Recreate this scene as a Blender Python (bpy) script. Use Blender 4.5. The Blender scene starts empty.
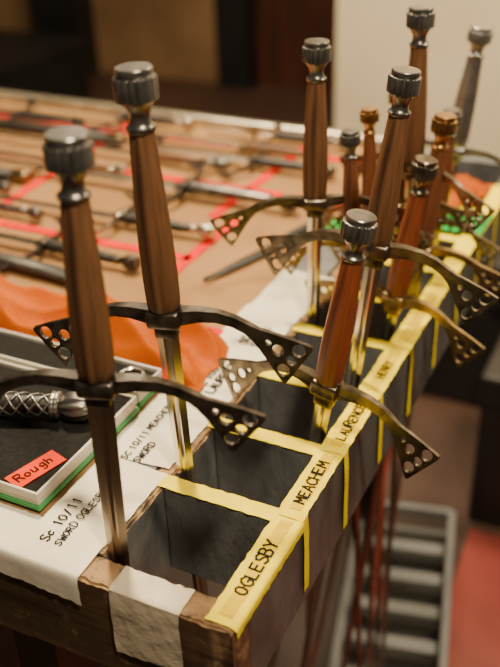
import bpy, bmesh, math, random
from mathutils import Vector, Matrix, Euler
random.seed(7)
C=bpy.context.scene.collection

# ---------------------------------------------------------------- materials
def mat(name, c1, c2=None, rough=.6, metal=0., scale=20., stretch=(1,1,1), bump=.0, bscale=None,
        detail=6, coord='Object', ramp=(.35,.65), spec=.5, dist=0.0, bdist=.001, coat=0, speck=None):
    m=bpy.data.materials.new(name); m.use_nodes=True
    nt=m.node_tree; N=nt.nodes; L=nt.links
    b=N['Principled BSDF']
    c2=c2 or tuple(x*.75 for x in c1)
    tc=N.new('ShaderNodeTexCoord'); mp=N.new('ShaderNodeMapping')
    mp.inputs['Scale'].default_value=stretch
    L.new(tc.outputs[coord],mp.inputs['Vector'])
    nz=N.new('ShaderNodeTexNoise'); nz.inputs['Scale'].default_value=scale; nz.inputs['Detail'].default_value=detail
    nz.inputs['Distortion'].default_value=dist
    L.new(mp.outputs[0],nz.inputs['Vector'])
    cr=N.new('ShaderNodeValToRGB')
    cr.color_ramp.elements[0].position=ramp[0]; cr.color_ramp.elements[1].position=ramp[1]
    cr.color_ramp.elements[0].color=(*c2,1); cr.color_ramp.elements[1].color=(*c1,1)
    L.new(nz.outputs['Fac'],cr.inputs[0]); col=cr.outputs[0]
    if speck:   # worn spots / scuffs: (colour, scale, threshold, softness)
        n3=N.new('ShaderNodeTexNoise'); n3.inputs['Scale'].default_value=speck[1]; n3.inputs['Detail'].default_value=9; n3.inputs['Roughness'].default_value=.65
        L.new(tc.outputs[coord],n3.inputs['Vector'])
        soft=speck[3] if len(speck)>3 else .035
        r3=N.new('ShaderNodeValToRGB'); r3.color_ramp.elements[0].position=speck[2]; r3.color_ramp.elements[1].position=speck[2]+soft
        L.new(n3.outputs['Fac'],r3.inputs[0])
        mx=N.new('ShaderNodeMix'); mx.data_type='RGBA'; L.new(r3.outputs[0],mx.inputs[0]); L.new(col,mx.inputs[6]); mx.inputs[7].default_value=(*speck[0],1)
        col=mx.outputs[2]
    L.new(col,b.inputs['Base Color'])
    b.inputs['Roughness'].default_value=rough; b.inputs['Metallic'].default_value=metal
    b.inputs['Specular IOR Level'].default_value=spec
    b.inputs['Coat Weight'].default_value=coat; b.inputs['Coat Roughness'].default_value=.25
    if bump:
        n2=N.new('ShaderNodeTexNoise'); n2.inputs['Scale'].default_value=bscale or scale*2; n2.inputs['Detail'].default_value=8
        L.new(mp.outputs[0],n2.inputs['Vector'])
        bp=N.new('ShaderNodeBump'); bp.inputs['Strength'].default_value=bump; bp.inputs['Distance'].default_value=bdist
        L.new(n2.outputs['Fac'],bp.inputs['Height']); L.new(bp.outputs[0],b.inputs['Normal'])
    return m

M_steel=mat('steel',(.78,.73,.64),(.42,.38,.32),rough=.18,metal=1,scale=30,stretch=(1,1,.15),bump=.15)
M_steel_dark=mat('dark_steel',(.38,.33,.27),(.17,.14,.12),rough=.28,metal=1,scale=30,stretch=(1,1,.15),bump=.15)  # darker steel; the front rapier blade's dark reflections are put into this colour
M_bronze=mat('dark_bronze',(.27,.225,.165),(.09,.074,.058),rough=.27,metal=.95,scale=90,bump=.25,bdist=.0005)
M_blackmetal=mat('black_metal',(.15,.128,.105),(.05,.043,.037),rough=.29,metal=.9,scale=90,bump=.2,bdist=.0005)
M_brass=mat('aged_brass',(.46,.33,.16),(.19,.13,.07),rough=.27,metal=.95,scale=80,bump=.25,bdist=.0005)
M_copper=mat('brassy_copper',(.60,.34,.13),(.32,.17,.07),rough=.28,metal=1,scale=60,bump=.1)
M_grey=mat('grey_metal',(.31,.295,.27),(.14,.13,.12),rough=.30,metal=.9,scale=60,bump=.15)
M_silver=mat('silver_grey_metal',(.42,.41,.385),(.24,.23,.215),rough=.32,metal=.85,scale=60,bump=.15)
M_walnut=mat('walnut_wood',(.19,.084,.034),(.052,.022,.011),rough=.55,scale=200,stretch=(1,1,.035),bump=.8,bscale=420,dist=.3,bdist=.0006,coat=0,ramp=(.36,.66),spec=.38)
M_cherry=mat('cherry_wood',(.25,.062,.022),(.090,.020,.010),rough=.40,scale=200,stretch=(1,1,.035),bump=.4,bscale=300,dist=.3,bdist=.0005,coat=.2,ramp=(.36,.66),spec=.4)
M_chestnut=mat('chestnut_wood',(.20,.068,.027),(.070,.021,.011),rough=.45,scale=200,stretch=(1,1,.035),bump=.4,bscale=300,dist=.3,bdist=.0005,coat=.1,ramp=(.36,.66),spec=.4)
M_frontwood=mat('worn_plywood',(.105,.060,.032),(.040,.025,.016),rough=.55,scale=36,stretch=(.10,1,1),bump=1,bscale=70,dist=1.0,bdist=.0016,speck=((.22,.13,.065),38,.57,.12),spec=.3)
M_rawwood=mat('raw_wood_edge',(.34,.20,.09),(.13,.07,.033),rough=.65,scale=40,stretch=(.2,1,1),bump=1,bscale=80,dist=1.0,bdist=.002,speck=((.06,.045,.035),70,.56,.10),spec=.25)
M_greypaint=mat('charcoal_paint',(.165,.168,.168),(.095,.097,.098),rough=.5,scale=25,stretch=(1,1,.5),bump=1,bscale=90,bdist=.002,speck=((.11,.075,.045),40,.66,.05),spec=.35)
M_darkpaint=mat('dark_paint',(.095,.10,.097),(.047,.05,.049),rough=.5,scale=25,stretch=(1,1,.5),bump=1,bscale=80,bdist=.002,speck=((.18,.12,.065),45,.65),spec=.25)
M_kraft=mat('kraft_paper',(.33,.185,.078),(.245,.13,.053),rough=.8,scale=7,bump=.6,bscale=16,bdist=.004,spec=.12)
M_white=mat('white_tape',(.76,.69,.57),(.62,.55,.44),rough=.5,scale=10,bump=.7,bscale=36,bdist=.002,spec=.3)
M_beige=mat('beige_tape',(.60,.51,.38),(.46,.38,.28),rough=.5,scale=20,bump=1,bscale=50,bdist=.003,spec=.3)
M_yellow=mat('yellow_tape',(.88,.70,.0),(.72,.55,.0),rough=.55,scale=35,bump=.8,bscale=60,bdist=.0015,spec=.06)
M_ochre=mat('ochre_label',(.72,.51,.005),(.55,.37,.004),rough=.6,scale=30,bump=.8,bscale=60,bdist=.0015,spec=.06)
M_red=mat('red_tape',(.74,.006,.002),(.56,.005,.002),rough=.6,scale=30,spec=.08)
M_green=mat('green_tape',(.01,.36,.06),(.01,.27,.045),rough=.5,scale=30,spec=.1)
M_orange=mat('orange_cloth',(.74,.175,.0),(.60,.115,.0),rough=.5,scale=10,bump=.3,bscale=40,bdist=.002,spec=.12)
M_ink=mat('marker_ink',(.006,.005,.005),rough=.6,spec=.1)
M_black=mat('black_foam',(.012,.011,.011),(.006,.006,.006),rough=.9,scale=200,bump=.3,spec=.2)
M_bookgreen=mat('green_board',(.05,.28,.08),(.03,.2,.05),rough=.6)
M_boxwhite=mat('white_card',(.62,.57,.48),(.45,.40,.33),rough=.6)
M_labelred=mat('orange_red_paper',(.85,.05,.0),(.75,.035,.0),rough=.7,spec=.05)
M_leather=mat('dark_leather',(.03,.024,.02),(.012,.01,.009),rough=.45,scale=100,bump=.5)
M_legwood=mat('dark_leg_wood',(.05,.028,.016),(.025,.014,.009),rough=.6,stretch=(1,1,.1))
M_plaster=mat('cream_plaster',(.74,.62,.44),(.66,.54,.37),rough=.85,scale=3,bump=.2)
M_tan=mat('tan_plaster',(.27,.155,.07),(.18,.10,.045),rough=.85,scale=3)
M_floor=mat('floor_paint',(.075,.036,.024),(.045,.024,.017),rough=.5,scale=2.5,bump=.2)
M_redfloor=mat('red_mat',(.34,.060,.045),(.22,.042,.032),rough=.35,scale=5,bump=.3)
M_door=mat('dark_door',(.075,.022,.012),(.035,.012,.008),rough=.45,stretch=(1,1,.1))
M_crate=mat('grey_plastic',(.22,.22,.21),(.15,.15,.142),rough=.5,scale=8)
M_case=mat('black_case',(.012,.011,.011),(.007,.007,.007),rough=.5,scale=12)
M_trim=mat('silver_trim',(.80,.72,.56),(.55,.48,.35),rough=.22,metal=.85,scale=25)
M_cloth=mat('white_cloth',(.6,.56,.5),(.4,.36,.32),rough=.8,scale=6)

# ---------------------------------------------------------------- helpers
def link(name,me,parent=None,mats=(),loc=None):
    o=bpy.data.objects.new(name,me); C.objects.link(o)
    if me is not None:
        for m in mats:
            if m.name not in [x.name for x in me.materials if x]: me.materials.append(m)
    if parent: o.parent=parent
    if loc: o.location=loc
    return o
def top(o,label,cat,group=None,kind=None):
    o['label']=label; o['category']=cat
    if group:o['group']=group
    if kind:o['kind']=kind
    return o
def empty(name,loc=(0,0,0)):
    o=bpy.data.objects.new(name,None); o.empty_display_size=.02; o.location=loc; C.objects.link(o); return o
def bm_mesh(bm,name,smooth=False):
    bmesh.ops.recalc_face_normals(bm,faces=bm.faces)
    me=bpy.data.meshes.new(name); bm.to_mesh(me); bm.free()
    if smooth:
        for p in me.polygons: p.use_smooth=True
    return me
def add_box(bm,lo,hi,bev=0,mi=0,seg=2):
    lo=Vector(lo);hi=Vector(hi)
    g=bmesh.ops.create_cube(bm,size=1)
    vs=g['verts']
    for v in vs:
        v.co=Vector([(lo[i]+hi[i])/2+v.co[i]*(hi[i]-lo[i]) for i in range(3)])
    fs=set(f for v in vs for f in v.link_faces)
    for f in fs:f.material_index=mi
    if bev:
        es=list(set(e for v in vs for e in v.link_edges))
        bmesh.ops.bevel(bm,geom=es,offset=bev,segments=seg,affect='EDGES',profile=.5)
def box(name,lo,hi,m,parent=None,bev=0,origin=None):
    bm=bmesh.new(); add_box(bm,lo,hi,bev)
    me=bm_mesh(bm,name)
    return link(name,me,parent,[m])
def lathe(bm,prof,n=32,mod=None,ex=1,ey=1,cap=True,mi=0):
    rings=[]
    for k,(r,z) in enumerate(prof):
        ring=[]
        for i in range(n):
            a=2*math.pi*i/n
            rr=r*(mod(k,a) if mod else 1)
            ring.append(bm.verts.new((rr*math.cos(a)*ex,rr*math.sin(a)*ey,z)))
        rings.append(ring)
    for k in range(len(rings)-1):
        for i in range(n):
            f=bm.faces.new((rings[k][i],rings[k][(i+1)%n],rings[k+1][(i+1)%n],rings[k+1][i])); f.material_index=mi
    if cap:
        bm.faces.new(list(reversed(rings[0]))).material_index=mi; bm.faces.new(rings[-1]).material_index=mi
def tube(bm,pts,r,n=8):
    rings=[]
    for k,p in enumerate(pts):
        t=(pts[min(k+1,len(pts)-1)]-pts[max(k-1,0)]).normalized()
        a=t.cross(Vector((.3,.2,1))).normalized(); b=t.cross(a)
        rings.append([bm.verts.new(p+a*r*math.cos(2*math.pi*i/n)+b*r*math.sin(2*math.pi*i/n)) for i in range(n)])
    for a,b in zip(rings,rings[1:]):
        for i in range(n): bm.faces.new((a[i],a[(i+1)%n],b[(i+1)%n],b[i]))
    bm.faces.new(rings[0][::-1]); bm.faces.new(rings[-1])
def set_smooth(me,angle=35):
    for p in me.polygons:p.use_smooth=True
    try: me.set_sharp_from_angle(angle=math.radians(angle))
    except Exception: pass

# ---------------------------------------------------------------- sword part meshes
def make_pommel():
    bm=bmesh.new()
    prof=[(.0088,.1215),(.0094,.1225),(.0094,.1242),(.0084,.1250),(.0072,.1262),(.0066,.1285),(.0066,.1310),(.0074,.1335),(.0088,.1362),(.0108,.1388),
          (.0124,.1396),(.0132,.1400),(.0135,.1518),(.0131,.1526),(.0118,.1529),(.0110,.1534),(.0111,.1540),(.0117,.1548),(.0117,.1572),(.0110,.1580),(.004,.158)]
    def mod(k,a):
        fl=max(0,math.cos(16*a))**1.2
        if 10<=k<=13: return 1.01-.10*fl
        return 1
    lathe(bm,prof,224,mod)
    me=bm_mesh(bm,'pommel'); set_smooth(me,32); return me
def make_grip():
    bm=bmesh.new()
    prof=[(.0096,.006),(.0112,.008),(.0118,.014),(.0121,.030),(.0117,.055),(.0106,.080),(.0094,.100),(.0085,.116),(.0083,.122)]
    lathe(bm,prof,64,lambda k,a:1+.022*math.cos(8*a)+.010*math.cos(2*a),ey=.93)
    me=bm_mesh(bm,'grip'); set_smooth(me,40); return me
def make_guard():
    path=[(0,0),(.0125,.0015),(.025,.0032),(.038,.0030),(.050,.0002),(.060,-.0045),(.066,-.0085),(.073,-.0132),(.083,-.0205),(.094,-.0290)]
    hw  =[.0058,.0050,.0042,.0038,.0036,.0037,.0048,.0080,.0128,.0178]
    up=[];dn=[];n=len(path)
    for i,(p,w) in enumerate(zip(path,hw)):
        a=path[max(0,i-1)];b=path[min(n-1,i+1)]
        t=Vector((b[0]-a[0],b[1]-a[1])).normalized(); nn=Vector((-t.y,t.x))
        up.append(Vector(p)+nn*w); dn.append(Vector(p)-nn*w)
    endc=Vector(path[-1])
    # flat end edge with softened corners
    lobes=[]
    for c,a0,a1 in ((.0150,80,10),(-.0150,-10,-80)):
        cc=endc+nn*c
        for j in range(5):
            a=math.radians(a0+(a1-a0)*j/4)
            lobes.append(cc+t*(.0022*math.cos(a))+nn*(.0030*math.sin(a)))
    right=up+lobes+list(reversed(dn))
    left=[Vector((-p.x,p.y)) for p in reversed(right)]
    outline=right+left[1:-1]
    cu=bpy.data.curves.new('guard_c','CURVE'); cu.dimensions='2D'; cu.fill_mode='BOTH'
    cu.extrude=.0020
    def spl(pts):
        s=cu.splines.new('POLY'); s.points.add(len(pts)-1)
        for q,p in zip(s.points,pts): q.co=(p[0],p[1],0,1)
        s.use_cyclic_u=True
    spl(outline)
    def hole(c,r,rt=None,k=20):
        rt=rt or r
        for sgn in (1,-1):
            pts=[]
            for j in range(k):
                a=2*math.pi*j/k; q=c+t*(rt*math.cos(a))+nn*(r*math.sin(a)); pts.append((sgn*q.x,q.y))
            spl(pts)
    H=lambda s,o: endc+t*s+nn*o
    hole(H(-.0250,0),.0022,.0026,12); hole(H(-.0165,0),.0044,.0044)
    hole(H(-.0052,.0098),.0050,.0048); hole(H(-.0052,-.0098),.0050,.0048); hole(H(-.0050,0),.0036,.0040)
    ob=bpy.data.objects.new('tmp',cu); C.objects.link(ob)
    dg=bpy.context.evaluated_depsgraph_get()
    me=bpy.data.meshes.new_from_object(ob.evaluated_get(dg))
    bpy.data.objects.remove(ob)
    bm=bmesh.new(); bm.from_mesh(me)
    bmesh.ops.remove_doubles(bm,verts=bm.verts,dist=.00002)
    bmesh.ops.dissolve_limit(bm,angle_limit=.01,verts=bm.verts,edges=bm.edges)
    bm.normal_update()
    es=[e for e in bm.edges if len(e.link_faces)==2 and e.calc_face_angle(0)>math.radians(60)]
    try: bmesh.ops.bevel(bm,geom=es,offset=.0004,segments=2,affect='EDGES',clamp_overlap=True)
    except Exception: pass
    for v in bm.verts:
        x,y,z=v.co
        th=1.0+1.5*math.exp(-(abs(x)/.03)**2)+(.3 if abs(x)<.066 else -.15)
        v.co=Vector((x,-z*th,y))
    add_box(bm,(-.0125,-.0095,-.0062),(.0125,.0095,.0062),.003,seg=3)
    add_box(bm,(-.0085,-.0050,-.015),(.0085,.0050,-.004),.0018)
    me2=bm_mesh(bm,'crossguard'); me2.materials.clear(); set_smooth(me2,38)
    return me2
ME_pommel=make_pommel(); ME_grip=make_grip(); ME_guard=make_guard()
def var(me,m,cache={}):
    k=(me.name,m.name)
    if k not in cache:
        c=me.copy(); c.materials.clear(); c.materials.append(m); cache[k]=c
    return cache[k]
def make_blade(L,m,w=.0078,th=.0022):
    bm=bmesh.new()
    zs=[-.004,-.02,-.05,-.15,-L*.5,-L*.85,-L*.96,-L]
    ws=[w,w*.97,w*.92,w*.78,w*.60,w*.5,w*.4,w*.12]
    rings=[]
    for z,ww in zip(zs,ws):
        t=th*(.5+.5*ww/w); g=ww*.28
        sec=[(-ww,0),(-g*1.3,-t),(-g*.5,-t*.55),(g*.5,-t*.55),(g*1.3,-t),(ww,0),(g*1.3,t),(g*.5,t*.55),(-g*.5,t*.55),(-g*1.3,t)]
        rings.append([bm.verts.new((x,y,z)) for x,y in sec])
    for a,b in zip(rings,rings[1:]):
        for i in range(10): bm.faces.new((a[i],a[(i+1)%10],b[(i+1)%10],b[i]))
    bm.faces.new(rings[0]);bm.faces.new(rings[-1])
    me=bm_mesh(bm,'blade'); me.materials.append(m); return me

FLOOR=-.80
def sword(G,T,label,mats,yaw=0,group='swords standing in the rack',cat='sword',floor=True,L=None,bw=.0078,xdir=None,gs=1,drop=1,slim=1):
    G=Vector(G);T=Vector(T); ax=(T-G); s=ax.length/.158; ax.normalize()
    xd=xdir or Vector((math.cos(math.radians(yaw)),math.sin(math.radians(yaw)),0))
    xd=(xd-ax*xd.dot(ax)).normalized(); yd=ax.cross(xd)
    R=Matrix((xd,yd,ax)).transposed().to_4x4()
    e=empty('sword'); e.matrix_world=Matrix.Translation(G)@R@Matrix.Scale(s,4)
    pm,gm,cm,bl=mats
    p=link('pommel',var(ME_pommel,pm),e); g=link('grip',var(ME_grip,gm),e); c=link('crossguard',var(ME_guard,cm),e)
    c.scale=(gs,gs,gs*drop); p.scale=(slim,slim,1); g.scale=(slim,slim,1)
    if floor: L=(G.z-FLOOR-.001)/ax.z/s
    link('blade',make_blade(L,bl,bw),e)
    top(e,label,cat,group); return e
B=M_bronze
def up(b,t,g,*a,**k):
    b=Vector((*b,0));t=Vector(t); f=(g-b.z)/(t.z-b.z)
    return sword(b+(t-b)*f,t,*a,**k)
up((-.109,.031),(-.105,.033,.318),.150,'tall rapier with dark walnut grip and black pierced crossguard',(M_grey,M_walnut,M_blackmetal,M_steel_dark),yaw=18,gs=.98,drop=1.0,bw=.0092)
up((-.109,.131),(-.120,.128,.330),.148,'tall walnut gripped rapier with bright blade and black crossguard',(M_grey,M_walnut,M_blackmetal,M_steel),yaw=12,gs=.90,drop=1.1,slim=.93,bw=.0078)
up((-.031,.224),(-.001,.233,.205),.049,'polished reddish grip sword leaning low on the rack rim',(M_grey,M_cherry,B,M_steel),yaw=-5,gs=1.0,drop=1.2)
up((-.033,.318),(-.001,.327,.289),.135,'leaning sword with walnut grip and bronze pierced crossguard',(M_grey,M_walnut,B,M_steel),yaw=4,gs=1.06,drop=1.1)
up((-.110,.404),(-.108,.405,.286),.132,'upright sword with brown wooden grip and thin bronze crossguard',(M_grey,M_walnut,B,M_steel),yaw=28,gs=1.0)
up((-.033,.418),(-.007,.424,.183),.035,'low sword with reddish wooden grip and aged brass crossguard',(B,M_cherry,M_brass,M_steel),yaw=-5,gs=1.0,drop=1.15)
up((-.073,.424),(-.081,.422,.202),.085,'chestnut gripped sword with steel pommel among leaning ones',(M_grey,M_chestnut,M_brass,M_steel_dark),yaw=20)
up((-.078,.490),(-.086,.490,.203),.090,'sword with brassy pommel and chestnut wooden grip',(M_copper,M_chestnut,B,M_steel_dark),yaw=-10)
up((-.030,.490),(-.010,.495,.203),.058,'sword with brassy pommel and brass crossguard beside the rim',(M_copper,M_chestnut,M_brass,M_steel_dark),yaw=8)
up((-.045,.512),(-.046,.513,.298),.139,'tall slim sword with brown grip standing among short ones',(M_grey,M_walnut,B,M_steel),yaw=-25)
up((-.062,.545),(-.058,.547,.210),.080,'short dark sword among the crowded hilts',(M_blackmetal,M_walnut,M_brass,M_steel),yaw=30)
up((-.060,.705),(-.031,.711,.240),.093,'all-metal grey sword standing apart from the wooden gripped ones',(M_silver,M_silver,M_silver,M_steel),yaw=5,slim=1.12,gs=1.1)
up((-.085,.590),(-.088,.592,.195),.062,'walnut gripped sword with brass pommel in a crowded cell',(M_brass,M_walnut,B,M_steel_dark),yaw=12)
up((-.040,.600),(-.030,.603,.175),.045,'low chestnut gripped sword with bronze crossguard beside the rim',(M_grey,M_chestnut,B,M_steel),yaw=-12,gs=.95)
# ---------------------------------------------------------------- stroke lettering
GL={
'A':[[(0,0),(2,6),(4,0)],[(.8,2.2),(3.2,2.2)]],
'B':[[(0,0),(0,6),(2.6,6),(3.4,4.8),(2.6,3.2),(0,3.2)],[(2.6,3.2),(3.8,1.8),(2.8,0),(0,0)]],
'C':[[(4,5),(2.5,6),(.8,5.2),(0,3),(.8,.8),(2.5,0),(4,1)]],
'D':[[(0,0),(0,6),(2,6),(3.8,4.5),(3.8,1.5),(2,0),(0,0)]],
'E':[[(3.6,6),(0,6),(0,0),(3.6,0)],[(0,3.1),(3,3.1)]],
'G':[[(4,5),(2.5,6),(.8,5.2),(0,3),(.8,.8),(2.3,0),(4,1),(4,2.8),(2.4,2.8)]],
'H':[[(0,0),(0,6)],[(4,0),(4,6)],[(0,3),(4,3)]],
'L':[[(0,6),(0,0),(3.4,0)]],
'M':[[(0,0),(.4,6),(2.2,2),(4,6),(4.4,0)]],
'N':[[(0,0),(0,6),(4,0),(4,6)]],
'O':[[(2,6),(.6,5.2),(0,3),(.6,.8),(2,0),(3.4,.8),(4,3),(3.4,5.2),(2,6)]],
'R':[[(0,0),(0,6),(2.8,6),(3.6,4.7),(2.6,3.2),(0,3.2)],[(1.6,3.2),(3.8,0)]],
'S':[[(3.8,5.2),(2.2,6),(.4,5),(.8,3.6),(3,2.6),(3.8,1.2),(2,0),(0,.8)]],
'U':[[(0,6),(0,1.4),(1.4,0),(2.8,.2),(4,1.4),(4,6)]],
'W':[[(0,6),(1,0),(2.2,4.4),(3.4,0),(4.4,6)]],
'Y':[[(0,6),(2,3),(4,6)],[(2,3),(1.6,0)]],
'/':[[(.4,-.6),(3.4,6.4)]],
'0':[[(2,6),(.6,5.2),(0,3),(.6,.8),(2,0),(3.4,.8),(4,3),(3.4,5.2),(2,6)]],
'1':[[(1.2,5),(2,6),(2,0)]],
'2':[[(0,4.8),(1.6,6),(3.6,5),(3.2,3.2),(0,0),(4,0)]],
'c':[[(3,3),(1.6,3.8),(.2,2.4),(.4,.8),(1.6,0),(3,.8)]],
'o':[[(1.6,3.6),(.2,2.6),(.2,1),(1.6,0),(3,1),(3,2.6),(1.6,3.6)]],
'u':[[(0,3.6),(.2,.8),(1.4,0),(2.8,1)],[(2.8,3.6),(2.9,0)]],
'g':[[(3,3.2),(1.4,3.6),(.2,2.2),(1,.4),(2.8,1),(3,3.6),(2.8,-1.4),(1.4,-2.2),(.2,-1.6)]],
'h':[[(0,6),(0,0)],[(0,2.4),(1.6,3.6),(2.8,2.6),(2.8,0)]],
' ':[]}
ADV=5.2
def twidth(t): return sum((ADV if c!=' ' else 3.2) for c in t)
def lettering(lines,h,pos,ang,parent,z,sw=.10,name='lettering',spacing=1.45,m=None,center=True):
    bm=bmesh.new()
    lines=[(l,h) if isinstance(l,str) else l for l in lines]
    for li,(txt,hh) in enumerate(lines):
        u=hh/6; w=hh*sw*.5
        x0=-twidth(txt)*u/2 if center else 0
        y0=-hh/2-(li-(len(lines)-1)/2)*h*spacing
        for ch in txt:
            jx=random.uniform(-.2,.2);jy=random.uniform(-.4,.4);sc=random.uniform(.92,1.08);sh=random.uniform(-.03,.10)
            for st in GL[ch]:
                P=[Vector((x0+(p[0]+jx+p[1]*sh)*u*sc,y0+(p[1]+jy)*u*sc,0)) for p in st]
                for a,b in zip(P,P[1:]):
                    d=(b-a)
                    if d.length<1e-6: continue
                    d.normalize(); n=Vector((-d.y,d.x,0))*w; a2=a-d*w*.6;b2=b+d*w*.6
                    zz=Vector((0,0,random.uniform(0,.00006)))
                    bm.faces.new([bm.verts.new(q+zz) for q in (a2-n,b2-n,b2+n,a2+n)])
            x0+=(ADV if ch!=' ' else 3.2)*u
    bmesh.ops.rotate(bm,verts=bm.verts,cent=(0,0,0),matrix=Matrix.Rotation(math.radians(ang),3,'Z'))
    bmesh.ops.translate(bm,verts=bm.verts,vec=(pos[0],pos[1],z))
    bm.normal_update()
    for f in bm.faces:
        if f.normal.z<0: f.normal_flip()
    me=bpy.data.meshes.new(name); bm.to_mesh(me); bm.free(); me.materials.append(m or M_ink)
    return link(name,me,parent)

# ---------------------------------------------------------------- rack
XL,XR=-.118,-.021; XE=-.182; YF=.025; DEP=-.088
rack=empty('sword_rack',(0,0,0))
top(rack,'long grey painted plywood rack with open cells and yellow tape edges','sword rack')
def chipped(name,lo,hi,m,m2,amp=.0014,axis=0,cuts=48):
    """board with a worn, uneven top edge of bare wood; axis = its long direction"""
    bm=bmesh.new(); add_box(bm,lo,hi)
    L=lambda e:abs(e.verts[0].co[axis]-e.verts[1].co[axis])
    es=[e for e in bm.edges if L(e)>.02 and abs(e.verts[0].co.z-e.verts[1].co.z)<1e-5]
    bmesh.ops.subdivide_edges(bm,edges=es,cuts=cuts,use_grid_fill=True)
    bm.normal_update()
    es=[e for e in bm.edges if len(e.link_faces)==2 and e.calc_face_angle(0)>1 and L(e)>1e-4 and e.verts[0].co.z>hi[2]-.001]
    bmesh.ops.bevel(bm,geom=es,offset=.0020,segments=3,affect='EDGES')
    bm.normal_update()
    for f in bm.faces:
        if f.calc_center_median().z>hi[2]-.0035: f.material_index=1
    o=1-axis
    for v in bm.verts:
        if v.co.z>hi[2]-.005: v.co.z-=abs(random.gauss(0,amp*.5)); v.co[o]+=random.gauss(0,amp*.35)
    me=bm_mesh(bm,name,True); me.materials.append(m); me.materials.append(m2); set_smooth(me,50); return link(name,me,rack)
chipped('front_board',(XE,0,DEP),(0,YF,0),M_frontwood,M_rawwood)
box('side_panel',(XR,YF+.0003,DEP),(0,.95,0),M_darkpaint,rack,.001)
chipped('inner_panel',(XL-.016,YF+.0015,DEP),(XL,.95,0),M_greypaint,M_rawwood,amp=.0016,axis=1,cuts=150)
box('inner_rail',(XE,YF+.0003,-.04),(XL-.0175,.95,-.0002),M_greypaint,rack,.0005)
divs=[.116,.203,.293,.384,.474,.564,.654,.744,.834]
for y in divs: box('divider',(XL+.0008,y-.007,DEP),(XR-.0003,y+.007,-.0006),M_greypaint,rack,.0008)
box('end_board',(XL+.0008,.93,DEP),(XR-.0003,.95,-.0006),M_greypaint,rack)
T=.0005
def tape(name,lo,hi,m,wav=.0006,parent=rack,z=None,skew=0,cre=.0002):
    z=T if z is None else z
    bm=bmesh.new(); nx=max(2,int((hi[0]-lo[0])/.005)); ny=max(2,int((hi[1]-lo[1])/.005))
    g=[[None]*(ny+1) for _ in range(nx+1)]
    for i in range(nx+1):
        for j in range(ny+1):
            x=lo[0]+(hi[0]-lo[0])*i/nx; y=lo[1]+(hi[1]-lo[1])*j/ny+skew*(i/nx-.5)
            if i in(0,nx): x+=random.uniform(-wav,wav)
            if j in(0,ny): y+=random.uniform(-wav,wav)
            g[i][j]=bm.verts.new((x,y,z+random.uniform(0,cre)))
    for i in range(nx):
        for j in range(ny): bm.faces.new((g[i][j],g[i+1][j],g[i+1][j+1],g[i][j+1]))
    me=bm_mesh(bm,name,True); me.materials.append(m)
    if me.polygons[0].normal.z<0: me.flip_normals()
    return link(name,me,parent)
def drape(name,x0,x1,y1,zb,m,torn=.002,parent=rack,axis='y',over=0,lift=0,slant=0):
    bm=bmesh.new(); n=max(3,int((x1-x0)/.004)); rows=[]
    zt=T+.0006+lift
    prof=[(y1,zt),(y1*.75,zt),(y1*.5,zt),(y1*.25,zt),(.0006,zt-.0001),(-.0010,zt-.0010),(-.0020,zb*.2),(-.0020,zb*.4),(-.0020,zb*.6),(-.0020,zb*.8),(-.0020,zb)]
    for k,(a,z) in enumerate(prof):
        r=[]
        for i in range(n+1):
            x=x0+(x1-x0)*i/n; aa,zz=a,z
            if k==0: aa+=random.uniform(-torn,torn)*.5
            if k==len(prof)-1: zz+=random.uniform(-torn,torn)*.6+slant*(i/n-.5)
            if i in(0,n): x+=random.uniform(-.0005,.0005)
            if k>5: aa-=random.uniform(0,.0004)
            else: zz+=random.uniform(0,.0002)
            r.append(bm.verts.new((x,aa,zz) if axis=='y' else (-aa,x,zz)))
        rows.append(r)
    for a,b in zip(rows,rows[1:]):
        for i in range(n): bm.faces.new((a[i],a[i+1],b[i+1],b[i]))
    me=bm_mesh(bm,name); me.materials.append(m)
    if me.polygons[0].normal.z<0: me.flip_normals()
    set_smooth(me,50)
    return link(name,me,parent)
names=['OGLESBY','MEACHEM','LAURENCE','HENRY','','','','','']
bounds=[.004,.120,.207,.297,.388,.478,.568,.658,.748,.838]
for k,n in enumerate(names):
    a,b=bounds[k],bounds[k+1]
    t=tape('yellow_edge_tape',(XR-.0014,a,0),(0.0006,b,0),M_yellow)
    if k<6:
        lab=tape('name_label',(XR+.0052,a+.007,0),(-.0052,b-.007,0),M_ochre,z=T+.0005)
    if n:
        length=(b-a)-.020
        h=min((.0096,.0090,.0082,.0074)[k],length/twidth(n)*6)
        lettering([n],h,(XR/2,(a+b)/2-.001),90,lab,T+.0011,sw=.17)
for k,y in enumerate(divs):
    tape('divider_tape',(XL-.006,y-.0078,0),(XR,y+.0078,0),M_yellow,z=.0006)
    drape('boundary_tape',y+.0006,y+.0100,.020,-.074 if k%2==0 else -.080,M_yellow,axis='x',lift=.0003,torn=.001)
drape('side_edge_tape',.003,.118,.004,-.007,M_yellow,torn=.001,axis='x')
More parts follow.
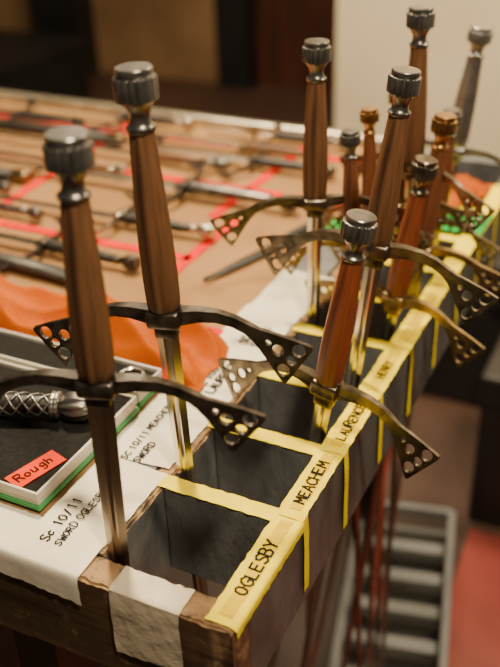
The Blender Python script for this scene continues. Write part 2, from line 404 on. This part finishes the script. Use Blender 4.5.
# white tapes
drape('white_tape',-.262,-.123,.040,-.023,M_white,torn=.0015,slant=-.006)
drape('masking_tape',-.097,-.040,.022,-.060,M_beige,torn=.0025,slant=.006)
wl=[(.034,.126,[('Sc 10/11',.0078),('SWORD OGLESBY',.0062)],(-.162,.019),.17),(.127,.228,[('SC 10/11 MEACHEM',.0062),('SWORD',.0068)],(-.160,.126),.18),(.226,.325,[('SC 10/11',.0088),('LAURENCE',.0082)],(-.152,.240),.2),(.322,.41,[('SC 12',.0095),('SWORD',.0090)],(-.150,.330),.2),(.405,.5,[],0,0)]
for k,(a,b,tx,ps,sw) in enumerate(wl):
    w=tape('white_tape',(XE-.003-.003*(k%2),a,0),(XL-.0045-.002*(k%2),b,0),M_white,wav=.0006,z=T+.0002+.0003*(k%2),skew=.006*(1 if k%2 else -.5),cre=.0002)
    if tx: lettering(tx,.0072,ps,92,w,T+.0015,sw=sw,spacing=1.75,center=False)
tape('green_tape',(-.09,.67,0),(.0,.735,0),M_green,z=T+.0022)
tape('green_tape',(-.182,.60,0),(-.10,.65,0),M_green,z=T+.0022)

# ---------------------------------------------------------------- table
table=empty('prop_table',(-.8,.47,FLOOR)); top(table,'large prop table covered in brown kraft paper with red tape grid','table')
def tb(name,lo,hi,m,bev=0):
    o=box(name,lo,hi,m,table,bev); o.matrix_parent_inverse=Matrix.Translation((.8,-.47,-FLOOR)); return o
tb('table_top',(-1.7,.0,-.03),(XE-.0008,.965,-.001),M_frontwood)
tb('apron',(-1.7,.0,-.090),(XE-.0008,.022,-.0305),M_frontwood)
tb('apron',(-1.7,.945,-.090),(XE-.0008,.965,-.0305),M_frontwood)
for x in(-1.66,-.235):
    for y in(.03,.89): tb('leg',(x,y,FLOOR),(x+.045,y+.045,-.031),M_legwood)
def paper():
    bm=bmesh.new(); nx,ny=70,46
    g=[[bm.verts.new((-1.7+(1.7+XE-.003)*i/nx,.002+.93*j/ny,.0003+.0022*max(0,math.sin(i*.9+2*math.sin(j*.4))*math.cos(j*.5+i*.13))*(0 if i>nx-3 else .6))) for j in range(ny+1)] for i in range(nx+1)]
    for i in range(nx):
        for j in range(ny): bm.faces.new((g[i][j],g[i+1][j],g[i+1][j+1],g[i][j+1]))
    me=bm_mesh(bm,'paper_cover',True); me.materials.append(M_kraft)
    if me.polygons[0].normal.z<0: me.flip_normals()
    o=link('paper_cover',me,table); o.matrix_parent_inverse=Matrix.Translation((.8,-.47,-FLOOR))
paper()
def red(a,b,w=.014):
    a=Vector((*a,0));b=Vector((*b,0)); d=(b-a).normalized(); n=Vector((-d.y,d.x,0))*w/2
    bm=bmesh.new(); lo=[];hi=[]
    for q in (a-n,b-n,b+n,a+n): lo.append(bm.verts.new(q+Vector((0,0,.0005)))); hi.append(bm.verts.new(q+Vector((0,0,.0022))))
    bm.faces.new(hi);bm.faces.new(lo[::-1])
    for i in range(4): bm.faces.new((lo[i],lo[(i+1)%4],hi[(i+1)%4],hi[i]))
    me=bm_mesh(bm,'red_tape'); me.materials.append(M_red); o=link('red_tape',me,table); o.matrix_parent_inverse=Matrix.Translation((.8,-.47,-FLOOR))
for a,b in [((-.302,.43),(-.302,.60)),((-.36,.352),(-.185,.338)),((-1.2,.475),(-.30,.48)),((-1.3,.70),(-.19,.702)),((-1.3,.855),(-.19,.86)),
            ((-.335,.60),(-.325,.93)),((-.62,.48),(-.65,.93))]: red(a,b)
trim=empty('edge_rail',(-.8,.95,0)); top(trim,'silvery metal strip along the far edge of the table','metal rail')
o=box('rail_strip',(-1.7,.930,.0006),(-.19,.952,.016),M_trim,trim,.005); o.matrix_parent_inverse=Matrix.Translation((.8,-.95,0))
o=box('rail_lip',(-1.7,.9525,.0006),(-.19,.964,.008),M_brass,trim,.002); o.matrix_parent_inverse=Matrix.Translation((.8,-.95,0))

G2='swords lying on the table'
def lying(hx,hy,ang,mats,label,L=.8,flip=1,s=.85,gs=.85,bw=.009):
    d=Vector((math.cos(math.radians(ang)),math.sin(math.radians(ang)),0))
    z=.0135*s+.003
    Gp=Vector((hx,hy,z)); Tp=Gp+d*.158*s
    sword(Gp,Tp,label,mats,group=G2,floor=False,L=L,xdir=Vector((-d.y,d.x,.06)).normalized(),slim=.8,gs=gs,bw=bw)
lying(-.47,.425,-1,(M_blackmetal,M_leather,M_blackmetal,M_steel_dark),'dark sword with black leather grip lying on kraft paper')
lying(-.43,.530,1,(M_steel,M_leather,M_steel,M_steel),'steel sword with dark grip lying on kraft paper')
lying(-.40,.645,1,(M_blackmetal,M_grey,M_blackmetal,M_steel_dark),'black hilted sword lying on kraft paper',s=1.05)
lying(-.52,.745,0,(M_grey,M_walnut,B,M_steel),'bronze hilted sword lying on kraft paper')
lying(-.36,.780,0,(M_blackmetal,M_leather,M_blackmetal,M_steel_dark),'black sword lying near the table edge',s=.8)
lying(-.40,.830,0,(M_brass,M_walnut,M_brass,M_steel),'brass hilted sword lying near the table edge')
lying(-.66,.895,0,(M_steel,M_leather,M_grey,M_steel),'long steel sword beside the metal edge strip')
lying(-.76,.56,0,(M_grey,M_leather,M_grey,M_steel_dark),'grey sword lying on kraft paper',s=.8)
lying(-.64,.675,0,(M_steel,M_walnut,M_steel,M_steel),'silver hilted sword with walnut grip lying on kraft paper',s=.8,L=.6)
lying(-.38,.895,0,(M_grey,M_leather,M_steel,M_steel),'short silver hilted dagger lying beside the metal edge strip',s=.8,L=.14,gs=.6)
lying(-.66,.500,0,(M_grey,M_grey,M_grey,M_steel),'all grey sword with bright blade lying on kraft paper',s=.8,L=.6)
lying(-.84,.840,0,(M_blackmetal,M_leather,M_blackmetal,M_steel),'dark hilted sword with bright blade on kraft paper',s=.85,L=.6)
def knife():
    e=empty('dagger',(-.225,.52,.006)); e.rotation_euler=(0,0,math.radians(72))
    bm=bmesh.new()
    pr=[(-.095,.0010),(-.07,.0045),(-.03,.0070),(.03,.0078),(.035,.0078)]
    rows=[[bm.verts.new((x,-w,0)),bm.verts.new((x,0,.003)),bm.verts.new((x,w,0)),bm.verts.new((x,0,-.003))] for x,w in pr]
    for a,b in zip(rows,rows[1:]):
        for i in range(4): bm.faces.new((a[i],a[(i+1)%4],b[(i+1)%4],b[i]))
    bm.faces.new(rows[0]);bm.faces.new(rows[-1])
    me=bm_mesh(bm,'blade'); link('blade',me,e,[M_leather])
    bm=bmesh.new(); lathe(bm,[(.005,.04),(.006,.05),(.006,.08),(.007,.11),(.005,.12)],20); bmesh.ops.rotate(bm,verts=bm.verts,cent=(0,0,0),matrix=Matrix.Rotation(math.pi/2,3,'Y'))
    me=bm_mesh(bm,'handle',True); o=link('handle',me,e,[M_leather]); o.location=(0,0,.003)
    bm=bmesh.new(); add_box(bm,(.034,-.018,-.003),(.040,.018,.005),.0015); link('guard',bm_mesh(bm,'guard'),e,[M_blackmetal])
    top(e,'short dagger with matt black blade lying on kraft paper','dagger')
knife()
def scabbard(x,y,ang,label,Ls=.34):
    e=empty('scabbard',(x,y,.011)); e.rotation_euler=(0,0,math.radians(ang))
    bm=bmesh.new(); lathe(bm,[(.003,-Ls),(.009,-Ls+.01),(.010,-.1),(.011,.05)],24,ex=.7,ey=1); bmesh.ops.rotate(bm,verts=bm.verts,cent=(0,0,0),matrix=Matrix.Rotation(math.pi/2,3,'Y'))
    link('sheath',bm_mesh(bm,'sheath',True),e,[M_leather])
    bm=bmesh.new(); lathe(bm,[(.0115,.035),(.0125,.038),(.0125,.058),(.0115,.061)],24,ex=.75); bmesh.ops.rotate(bm,verts=bm.verts,cent=(0,0,0),matrix=Matrix.Rotation(math.pi/2,3,'Y'))
    link('metal_collar',bm_mesh(bm,'metal_collar',True),e,[M_brass])
    top(e,label,'scabbard',group='scabbards on the table')
scabbard(-.42,.372,-4,'dark leather scabbard with brass collar beside the orange cloth')
scabbard(-.70,.610,0,'dark leather scabbard lying between steel swords',.5)
scabbard(-.66,.800,0,'dark leather scabbard near the table edge',.5)

def cloth(name,P,H,m,label,n=72,seed=1,z0=.003):
    bm=bmesh.new(); P=[Vector((*p,0)) for p in P]; g=[]
    for i in range(n+1):
        r=[]
        for j in range(n+1):
            u,v=i/n,j/n
            p=(P[0]*(1-u)+P[1]*u)*(1-v)+(P[3]*(1-u)+P[2]*u)*v
            edge=min(1,min(u,1-u,v,1-v)*7)
            f=lambda x:1-abs(math.sin(x))          # sharp ridge folds
            w=.16+.50*f(6*u+2.6*v+seed)+.42*f(5.5*v+2.4*math.sin(5*u+seed))+.06*math.sin(22*u-9*v)
            p=p+Vector((.003*math.sin(10*v+seed),.004*math.sin(9*u+seed),0))
            p.z=z0+H*(math.sin(edge*math.pi/2)**.7)*max(.12,w)
            r.append(bm.verts.new(p))
        g.append(r)
    for i in range(n):
        for j in range(n): bm.faces.new((g[i][j],g[i+1][j],g[i+1][j+1],g[i][j+1]))
    bmesh.ops.solidify(bm,geom=bm.faces[:],thickness=.0012)
    me=bm_mesh(bm,name,True); me.materials.append(m)
    o=link(name,me); top(o,label,'cloth'); return o
cloth('folded_cloth',[(-.48,.239),(-.156,.237),(-.160,.318),(-.50,.332)],.042,M_orange,'loosely folded bright orange cloth on kraft paper')
cloth('folded_cloth',[(-.165,.68),(-.03,.765),(-.02,.84),(-.17,.80)],.02,M_orange,'small orange cloth lying over the rack cells',seed=3,z0=.004)

def display(x0,x1,y0,y1,label,z0=.003):
    tray=empty('display_box',(x1,y0,0)); top(tray,label,'box',group='foam lined boxes')
    inv=Matrix.Translation((-x1,-y0,0))
    def tbx(name,lo,hi,m,bev=0):
        o=box(name,lo,hi,m,tray,bev); o.matrix_parent_inverse=inv; return o
    tbx('bottom_board',(x0,y0,z0),(x1,y1,z0+.0045),M_bookgreen,.001)
    bm=bmesh.new()
    add_box(bm,(x0+.002,y0+.002,.0076),(x1-.002,y1-.002,.0125))
    for lo,hi in (((x0+.001,y0+.001,.0125),(x1-.001,y0+.0035,.0195)),((x0+.001,y1-.0035,.0125),(x1-.001,y1-.001,.0195)),((x0+.001,y0+.0035,.0125),(x0+.0035,y1-.0035,.0195)),((x1-.0035,y0+.0035,.0125),(x1-.001,y1-.0035,.0195))): add_box(bm,lo,hi,.0006)
    o=link('white_tray',bm_mesh(bm,'white_tray'),tray,[M_boxwhite]); o.matrix_parent_inverse=inv
    tbx('foam_lining',(x0+.004,y0+.004,.0126),(x1-.004,y1-.004,.0165),M_black,.001)
display(-.42,-.188,.042,.188,'flat black foam lined display box with white and green edges')
display(-.42,-.190,.192,.236,'narrow black foam lined box between display box and cloth')
lab=empty('paper_label',(-.2110,.0700,.0171)); lab.rotation_euler=(0,0,math.radians(74)); top(lab,'orange-red paper label with handwriting on black foam','label')
bm=bmesh.new(); add_box(bm,(-.0235,-.0098,0),(.0235,.0098,.0006)); link('paper',bm_mesh(bm,'paper'),lab,[M_labelred])
lettering(['Rough'],.0085,(0,.001),0,lab,.0012,sw=.12)
def braided():
    e=empty('braided_dagger',(-.272,.122,.0305)); e.rotation_euler=(0,0,math.radians(20)); e.scale=(1.35,1.35,1.35)
    RX=Matrix.Rotation(math.pi/2,3,'Y')
    def part(name,prof,n,mod,m):
        bm=bmesh.new(); lathe(bm,prof,n,mod); bmesh.ops.rotate(bm,verts=bm.verts,cent=(0,0,0),matrix=RX)
        link(name,bm_mesh(bm,name,True),e,[m])
    part('handle_core',[(.0055,-.05),(.0068,-.03),(.0070,-.01),(.0062,.015),(.0055,.03)],32,None,M_leather)
    bm=bmesh.new()
    for s in range(4):
        for sg in (1,-1):
            pts=[]
            for k in range(121):
                u=k/120; x=-.048+.076*u; r=.0062+.0012*math.sin(math.pi*u); a=s*math.pi/2+sg*u*2*math.pi*2.2
                pts.append(Vector((x,r*math.cos(a),r*math.sin(a))))
            tube(bm,pts,.0007,6)
    link('wire_wrap',bm_mesh(bm,'wire_wrap',True),e,[M_silver])
    for x,r in ((-.05,.0092),(.028,.0090)):
        part('metal_collar',[(r*.8,x-.0028),(r,x-.0018),(r*.9,x-.0006),(r*.9,x+.0006),(r,x+.0018),(r*.8,x+.0028)],48,lambda k,a:1+.05*math.cos(16*a),M_silver)
    part('pommel',[(.004,.030),(.0055,.032),(.0085,.036),(.0096,.041),(.0090,.047),(.0070,.051),(.0045,.0525),(.0050,.0545),(.003,.0565)],60,lambda k,a:1+.08*math.cos(10*a+k*.6),M_grey)
    bm=bmesh.new()
    for sg in(-1,1):
        pts=[Vector((-.056-.010*(k/20)**2,sg*.030*k/20,.004*math.sin(k/20*math.pi))) for k in range(21)]
        tube(bm,pts,.0028,8)
        lo=Vector((-.066,sg*.030,0)); add_box(bm,lo-Vector((.0045,.0045,.004)),lo+Vector((.0045,.0045,.004)),.0025)
    pts=[Vector((-.055+.014*math.sin(k/24*math.pi),.026*math.cos(k/24*math.pi),.010*math.sin(k/24*math.pi))) for k in range(25)]
    tube(bm,pts,.0016,8)
    link('guard',bm_mesh(bm,'guard',True),e,[M_silver])
    bm=bmesh.new(); add_box(bm,(-.13,-.005,-.0015),(-.062,.005,.0015),.001); link('blade',bm_mesh(bm,'blade'),e,[M_steel])
    top(e,'small dagger with silver wire wrapped hilt on black foam','dagger')
braided()
def ring(loc,label):
    bm=bmesh.new(); R,r=.011,.0022
    vs=[[bm.verts.new(((R+r*math.cos(b))*math.cos(a),(R+r*math.cos(b))*math.sin(a),r*math.sin(b))) for b in [2*math.pi*j/10 for j in range(10)]] for a in [2*math.pi*i/32 for i in range(32)]]
    for i in range(32):
        for j in range(10): bm.faces.new((vs[i][j],vs[(i+1)%32][j],vs[(i+1)%32][(j+1)%10],vs[i][(j+1)%10]))
    o=link('metal_ring',bm_mesh(bm,'metal_ring',True),None,[M_steel],loc); top(o,label,'ring')
ring((-.212,.214,.0188),'bright steel ring lying in a black foam box')

# ---------------------------------------------------------------- room
def struct(o): o['kind']='structure'; return o
struct(box('floor',(-6,-1.5,FLOOR-.05),(3,5,FLOOR),M_floor))
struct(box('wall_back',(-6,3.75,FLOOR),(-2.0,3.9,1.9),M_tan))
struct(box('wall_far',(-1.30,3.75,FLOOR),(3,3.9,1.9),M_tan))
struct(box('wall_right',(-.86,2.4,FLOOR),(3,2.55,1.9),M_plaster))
struct(box('door_1',(-1.82,3.80,FLOOR),(-1.301,3.84,1.9),M_door))
struct(box('trim_1',(-2.0,3.70,FLOOR),(-1.82,3.9,1.9),M_case))
struct(box('trim_2',(-3.05,3.6,FLOOR),(-2.75,3.749,1.9),M_case))
mat_=box('floor_mat',(0,-.8,0),(1.6,.03,.006),M_redfloor); mat_.location=(-.03,1.0,FLOOR+.0003); mat_.rotation_euler=(0,0,math.radians(3))
top(mat_,'worn glossy red mat on the floor','mat')

def crate():
    e=empty('slatted_crate',(-.090,.735,FLOOR+.0068)); e.rotation_euler=(0,0,math.radians(13))
    W,Ln,H=.085,.23,.08
    bm=bmesh.new()
    for sx in(-1,1):
        add_box(bm,(sx*W-.007,-Ln,H-.022),(sx*W+.007,Ln,H),.003)
        add_box(bm,(sx*W-.007,-Ln,0),(sx*W+.007,Ln,.02),.003)
    for sy in(-1,1):
        add_box(bm,(-W,sy*Ln-.007,H-.022),(W,sy*Ln+.007,H),.003)
        add_box(bm,(-W,sy*Ln-.007,0),(W,sy*Ln+.007,.02),.003)
    link('frame',bm_mesh(bm,'frame'),e,[M_crate])
    for i in range(1,6):
        y=-Ln+2*Ln*i/6
        bm=bmesh.new(); add_box(bm,(-W+.008,y-.013,H-.04),(W-.008,y+.013,H-.030),.003)
        link('slat',bm_mesh(bm,'slat'),e,[M_crate])
    for sx in(-1,1):
        bm=bmesh.new(); add_box(bm,(sx*W-.003,-Ln+.01,.021),(sx*W+.003,Ln-.01,H-.023),.001)
        link('side_wall',bm_mesh(bm,'side_wall'),e,[M_crate])
    bm=bmesh.new(); add_box(bm,(-W+.008,-Ln+.013,.004),(W-.008,Ln-.013,.015)); link('base',bm_mesh(bm,'base'),e,[M_case])
    top(e,'grey plastic slatted crate on the floor beneath the rack','crate')
crate()
def case(lo,hi,label):
    lo=Vector(lo);hi=Vector(hi); c=Vector(((lo.x+hi.x)/2,(lo.y+hi.y)/2,lo.z))
    e=empty('storage_case',c); a=lo-c;b=hi-c
    bm=bmesh.new(); add_box(bm,a,(b.x,b.y,b.z-.07),.008); link('body',bm_mesh(bm,'body'),e,[M_case])
    bm=bmesh.new(); add_box(bm,(a.x-.004,a.y-.004,b.z-.067),(b.x+.004,b.y+.004,b.z),.008); link('lid',bm_mesh(bm,'lid'),e,[M_case])
    for t in(.25,.75):
        bm=bmesh.new(); x=a.x+(b.x-a.x)*t; add_box(bm,(x-.02,a.y-.012,b.z-.10),(x+.02,a.y-.0045,b.z-.04),.002); link('latch',bm_mesh(bm,'latch'),e,[M_case])
    top(e,label,'case',group='black storage cases'); return e
case((-.30,1.45,FLOOR),(.5,1.9,-.42),'black storage case standing on the floor by the wall')
case((-.045,1.06,FLOOR),(.45,1.40,-.45),'black storage case standing beside the red mat')
case((-3.6,2.6,FLOOR),(-2.5,3.3,-.50),'black trunk with white cloth on its lid')
cloth('white_cloth',[(-3.1,2.7),(-2.75,2.7),(-2.8,2.95),(-3.05,3.0)],.09,M_cloth,'crumpled white cloth on the black trunk',z0=-.498)

# ---------------------------------------------------------------- lights
def area(name,loc,target,size,power,col):
    l=bpy.data.lights.new(name,'AREA'); l.size=size; l.energy=power; l.color=col
    o=bpy.data.objects.new(name,l); C.objects.link(o); o.location=loc
    o.rotation_euler=(Vector(target)-Vector(loc)).to_track_quat('-Z','Y').to_euler(); return o
area('ceiling_lamp',(-.6,.75,1.7),(-.3,.4,0),.18,80,(1,.80,.50))
area('ceiling_lamp',(.5,-.3,1.4),(-.1,.3,0),.12,30,(1,.84,.58))
area('ceiling_lamp',(-1.2,2.0,1.8),(-.4,3.5,-.3),.8,50,(1,.80,.55))
area('ceiling_lamp',(.6,1.4,1.4),(.1,2.4,-.2),.5,46,(1,.84,.58))
w=bpy.data.worlds.new('world'); bpy.context.scene.world=w; w.use_nodes=True
w.node_tree.nodes['Background'].inputs[0].default_value=(1,.82,.60,1); w.node_tree.nodes['Background'].inputs[1].default_value=.11

# ---------------------------------------------------------------- camera
cd=bpy.data.cameras.new('camera'); cam=bpy.data.objects.new('camera',cd); C.objects.link(cam)
R=Matrix(((.8985,.1993,-.3912),(.4379,-.4716,.7654),(-.032,-.859,-.5109)))
right=R.col[0];down=R.col[1];fw=R.col[2]
m3=Matrix((right,-down,-fw)).transposed()
cam.matrix_world=Matrix.Translation((.2059,-.3605,.4766))@m3.to_4x4()
cd.sensor_fit='VERTICAL'; cd.sensor_height=24; cd.sensor_width=18; cd.lens=24*909/667
cd.clip_start=.01; cd.clip_end=50
cd.dof.use_dof=True; cd.dof.focus_distance=.70; cd.dof.aperture_fstop=2.7
bpy.context.scene.camera=cam
